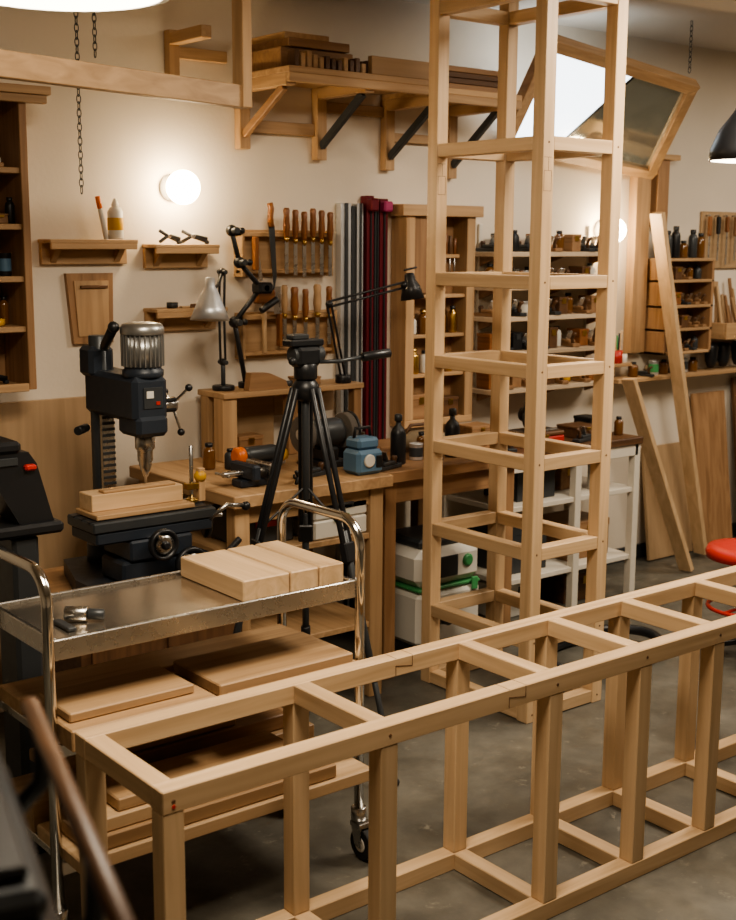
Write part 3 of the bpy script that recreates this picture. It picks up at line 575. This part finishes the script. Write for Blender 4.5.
for i in range(61):
    t=i/60; a=t*2*math.pi*1.35+1.2; pts.append((3.52+.26*math.cos(a),3.02+.17*math.sin(a),.021+.03*max(0,math.sin(math.pi*(t*1.35-.35))) if t>.26 else .021))
b.tube(pts,.019,BLACK); b.done()
# ---------------------------------------------------------------- lamps
b=B('desk_arm_lamp')
b.cyl((2.36,3.82,1.021),(2.36,3.82,1.038),.04,BLACK); b.cyl((2.36,3.82,1.038),(2.36,3.82,1.12),.008,DGREY)
p0=V((2.36,3.82,1.12));p1=V((2.32,3.76,1.30));p2=V((2.30,3.72,1.44)); p3=V((2.26,3.68,1.40))
for a,c in ((p0,p1),(p1,p2)):
    for s in (-.010,.010): b.cyl(a+V((s,0,0)),c+V((s,0,0)),.0045,DGREY,n=8)
for p in (p0,p1,p2): b.sph(p,.014,BLACK,12); b.cyl(p-V((0,.025,0)),p+V((0,.025,0)),.008,DGREY)
b.cyl(p2,p3,.006,BLACK,n=8)
sx,sy,sz=2.19,3.62,1.395
b.cyl(p3,(sx+.01,sy,sz-.01),.006,BLACK,n=8)
b.lathe((sx,sy,sz),(-.08,-.1,-1),[(.012,-.03),(.016,-.028),(.018,.0),(.03,.02),(.05,.07),(.066,.11),(.064,.11),(.048,.071),(.028,.024)],ALU,28); b.lathe((sx,sy,sz),(-.08,-.1,-1),[(.05,.088),(.052,.092),(.04,.096)],WHITE); b.done()
b=B('articulated_holder_arm')
q=[V((2.47,3.84,1.021)),V((2.41,3.82,1.26)),V((2.51,3.80,1.38)),V((2.42,3.80,1.47)),V((2.39,3.80,1.58))]
b.cyl(q[0],q[0]+V((0,0,.02)),.03,BLACK)
for a,c in zip(q[:-1],q[1:]): b.cyl(a,c,.009,BLACK,n=10)
for p in q[1:]: b.sph(p,.021,BLACK,12); b.cyl(p-V((0,.04,0)),p+V((0,.02,0)),.012,DGREY); b.sph(p+V((.03,-.02,.0)),.012,BLACK,10)
b.box(2.48,2.54,3.76,3.82,1.36,1.40,BLACK,.008); b.cyl((2.49,3.77,1.30),(2.56,3.77,1.34),.012,BLACK); b.done()
b=B('black_swing_arm_lamp')
e0=V((2.85,3.76,1.021));e1=V((2.74,3.70,1.32));e2=V((3.06,3.66,1.385))
b.cyl(e0,e0+V((0,0,.03)),.03,BLACK); 
for s in (-.010,.010): b.cyl(e0+V((s,0,.02)),e1+V((s,0,0)),.0045,BLACK,n=8); b.cyl(e1+V((0,0,s)),e2+V((0,0,s)),.0045,BLACK,n=8)
for p in (e1,e2): b.sph(p,.014,BLACK,12)
lx,ly=3.09,3.66
b.lathe((lx,ly,1.40),(.1,-.1,-1),[(.012,-.03),(.018,-.025),(.022,0),(.034,.02),(.046,.07),(.044,.07),(.031,.022)],BLACK,24); b.cyl(e2,(lx,ly,1.41),.008,BLACK); b.cyl((lx-.03,ly,1.44),(lx+.03,ly,1.45),.004,BLACK); b.done()
# ---------------------------------------------------------------- tripod
b=B('camera_tripod'); tx,ty=2.10,2.95
hub=V((tx,ty,1.13)); b.lathe((tx,ty,1.09),(0,0,1),[(.018,0),(.035,.01),(.04,.03),(.04,.045),(.03,.06),(.02,.07)],BLACK)
b.cyl((tx,ty,.80),(tx,ty,1.18),.012,DGREY)
for a in (172,283,55):
    d=V((math.cos(math.radians(a)),math.sin(math.radians(a)),0)); s_=V((-d.y,d.x,0)); top=hub+d*.035; foot=V((tx,ty,.012))+d*(.31 if a==55 else .34)
    k1=top.lerp(foot,.42);k2=top.lerp(foot,.72)
    for o in (-.014,.014): b.cyl(top+s_*o,k1+s_*o,.0085,BLACK,n=10)
    b.cyl(top.lerp(foot,.36),k2,.011,DGREY,n=10); b.cyl(k2,foot,.009,DGREY,n=10)
    b.beam(k1-(foot-top)*.03,k1+(foot-top)*.02,.045,.028,BLACK,.004); b.cyl(k2-(foot-top)*.015,k2+(foot-top)*.02,.015,BLACK); b.sph(foot+V((0,0,.003)),.013,RUBBER,12)
    b.beam(V((tx,ty,.84)),k1.lerp(top,.15),.008,.006,BLACK)
b.cyl((tx,ty,1.155),(tx,ty,1.20),.034,BLACK); b.box(tx-.045,tx+.04,ty-.03,ty+.03,1.19,1.25,BLACK,.012); b.cyl((tx-.05,ty,1.225),(tx+.055,ty,1.225),.025,DGREY); b.box(tx-.065,tx+.05,ty-.025,ty+.025,1.25,1.27,BLACK,.004); b.box(tx-.055,tx-.0,ty-.02,ty+.02,1.27,1.285,DGREY,.003)
b.tube([(tx+.03,ty-.03,1.205),(tx+.08,ty-.05,1.205),(tx+.17,ty-.06,1.215)],.006,DGREY); b.cyl((tx+.16,ty-.06,1.214),(tx+.255,ty-.07,1.222),.0135,BLACK)
b.sph((tx-.06,ty-.02,1.21),.012,BLACK,10); b.done()
# ---------------------------------------------------------------- pendants
def pend(x,y,z,r,hh,out,name='pendant_lamp'):
    b=B(name); b.lathe((x,y,z),(0,0,1),[(r,0),(r*.97,hh*.2),(r*.72,hh*.55),(r*.34,hh*.85),(r*.2,hh),(r*.2,hh*1.25),(r*.1,hh*1.3)],out,36); b.lathe((x,y,z-.001),(0,0,-1),[(r*.93,-.004),(r*.93,.0),(r*.6,.004)],DIFF,36)
    b.cyl((x,y,z+hh*1.25),(x,y,ZC-.02),.004,BLACK,n=8); b.cyl((x,y,ZC-.025),(x,y,ZC-.001),.04,WHITE); return b.done()
pend(.93,2.0,1.945,.185,.13,WHITE)
pend(3.80,2.72,1.83,.115,.19,BLACK)
# ---------------------------------------------------------------- hanging frames
def chain(b,p,z1,r=.009):
    p=V(p); z=p.z; k=0
    while z<z1:
        u=V((1,0,0)) if k%2 else V((0,1,0)); c=V((p.x,p.y,z)); pts=[]
        for i in range(12):
            t=6.283*i/12; pts.append(c+u*(r*.55*math.cos(t))+V((0,0,1))*(r*1.15*math.sin(t)))
        b.tube(pts,.0016,DGREY,6,True); z+=r*1.75; k+=1
b=B('hanging_wooden_frame'); A=V((1.10,2.80,1.935));C=V((1.94,3.02,1.935)); up=V((0,0,.44))
b.beam(A,C,.03,.06,PINE); b.beam(A+up,C+up,.03,.06,PINE); b.beam(C-V((0,0,.03)),C+up,.03,.055,PINE); b.beam(A,A+up,.03,.055,PINE); chain(b,(1.12,2.805,2.40),ZC-.01); chain(b,(1.92,3.015,2.40),ZC-.01); b.done()
b=B('hanging_chain'); chain(b,(1.78,3.70,1.70),ZC-.005,.012); b.done()
b=B('hanging_chain'); chain(b,(1.86,3.74,2.12),ZC-.005,.012); b.done()
b=B('tilted_framed_mirror')
c0=V((3.80,3.90,1.96));c1=V((4.74,3.90,1.87));c2=V((4.50,3.50,2.20));c3=V((3.64,3.50,2.30))
n=(c1-c0).cross(c3-c0).normalized(); e=(c1-c0).normalized()*.025
for p,q_ in ((c0-e,c1+e),(c3-e,c2+e),(c0,c3),(c1,c2)): b.beam(p,q_,.05,.05,PINE,up=tuple(n))
def P(u,w,o=0): return c0.lerp(c1,u).lerp(c3.lerp(c2,u),w)+n*o
b.prism([P(.02,.02),P(.30,.02),P(.60,.98),P(.02,.98)],n*.006,SKYREFL)  # part of the mirror glows as a painted-in skylight reflection
b.prism([P(.30,.02),P(.98,.02),P(.98,.98),P(.60,.98)],n*.006,MIRROR)
b.beam(P(.30,.02),P(.60,.98),.015,.02,BLACK,up=tuple(n))
b.done()
b=B('hanging_chain'); chain(b,(4.50,3.51,2.27),ZC-.005,.012); b.done()
# ---------------------------------------------------------------- red stool at right
b=B('red_swivel_stool'); x,y=3.95,2.70
for i in range(5):
    a=i*1.2566; d=V((math.cos(a),math.sin(a),0)); b.beam(V((x,y,.07)),V((x,y,.045))+d*.2,.03,.02,BLACK); b.cyl(V((x,y,.022))+d*.2-V((-d.y,d.x,0))*.01,V((x,y,.022))+d*.2+V((-d.y,d.x,0))*.01,.022,RUBBER)
b.cyl((x,y,.06),(x,y,.38),.022,CHROME); b.lathe((x,y,.38),(0,0,1),[(.10,0),(.155,.01),(.16,.03),(.15,.05),(.1,.055)],RED,32)
b.tube(arc((x,y,.20),(1,0,0),(0,1,0),.14,0,6.283,28)[:-1],.008,RED,8,True); 
for i in range(4):
    a=i*1.5708; b.cyl((x,y,.20),(x+.14*math.cos(a),y+.14*math.sin(a),.20),.006,RED,n=8)
b.done()
# ---------------------------------------------------------------- lights
def area(name,loc,rot,sx,sy,e,col):
    l=bpy.data.lights.new(name,'AREA'); l.shape='RECTANGLE'; l.size=sx; l.size_y=sy; l.energy=e; l.color=col
    o=bpy.data.objects.new(name,l); o.location=loc; o.rotation_euler=rot; bpy.context.scene.collection.objects.link(o); return o
area('ceiling_light',(1.2,1.5,ZC-.03),(0,0,0),.7,.7,56,(1,.86,.68))
area('ceiling_light',(3.5,2.0,ZC-.03),(0,0,0),.8,.8,62,(1,.88,.72))
area('ceiling_light',(5.6,2.4,ZC-.03),(0,0,0),.8,.8,32,(1,.88,.73))
w=bpy.data.worlds.new('world'); bpy.context.scene.world=w; w.use_nodes=True; w.node_tree.nodes['Background'].inputs[0].default_value=(.8,.85,1,1); w.node_tree.nodes['Background'].inputs[1].default_value=.3
try: bpy.context.scene.view_settings.look='AgX - Medium High Contrast'
except Exception: pass
# ---------------------------------------------------------------- camera
th,psi,ro=.173,.902,-.006
F=V((math.cos(psi),math.sin(psi),0));R=V((math.sin(psi),-math.cos(psi),0));U=V((0,0,1))
fw=F*math.cos(th)-U*math.sin(th); up=F*math.sin(th)+U*math.cos(th)
r2=R*math.cos(ro)-up*math.sin(ro); u2=R*math.sin(ro)+up*math.cos(ro)
cam=bpy.data.cameras.new('camera'); co=bpy.data.objects.new('camera',cam); bpy.context.scene.collection.objects.link(co)
M=Matrix(((r2.x,u2.x,-fw.x,0),(r2.y,u2.y,-fw.y,0),(r2.z,u2.z,-fw.z,1.55),(0,0,0,1))); co.matrix_world=M
cam.sensor_fit='VERTICAL'; cam.sensor_height=36; cam.lens=1258/920*36; cam.clip_start=.02
cam.dof.use_dof=True; cam.dof.focus_distance=3.4; cam.dof.aperture_fstop=5.6
bpy.context.scene.camera=co
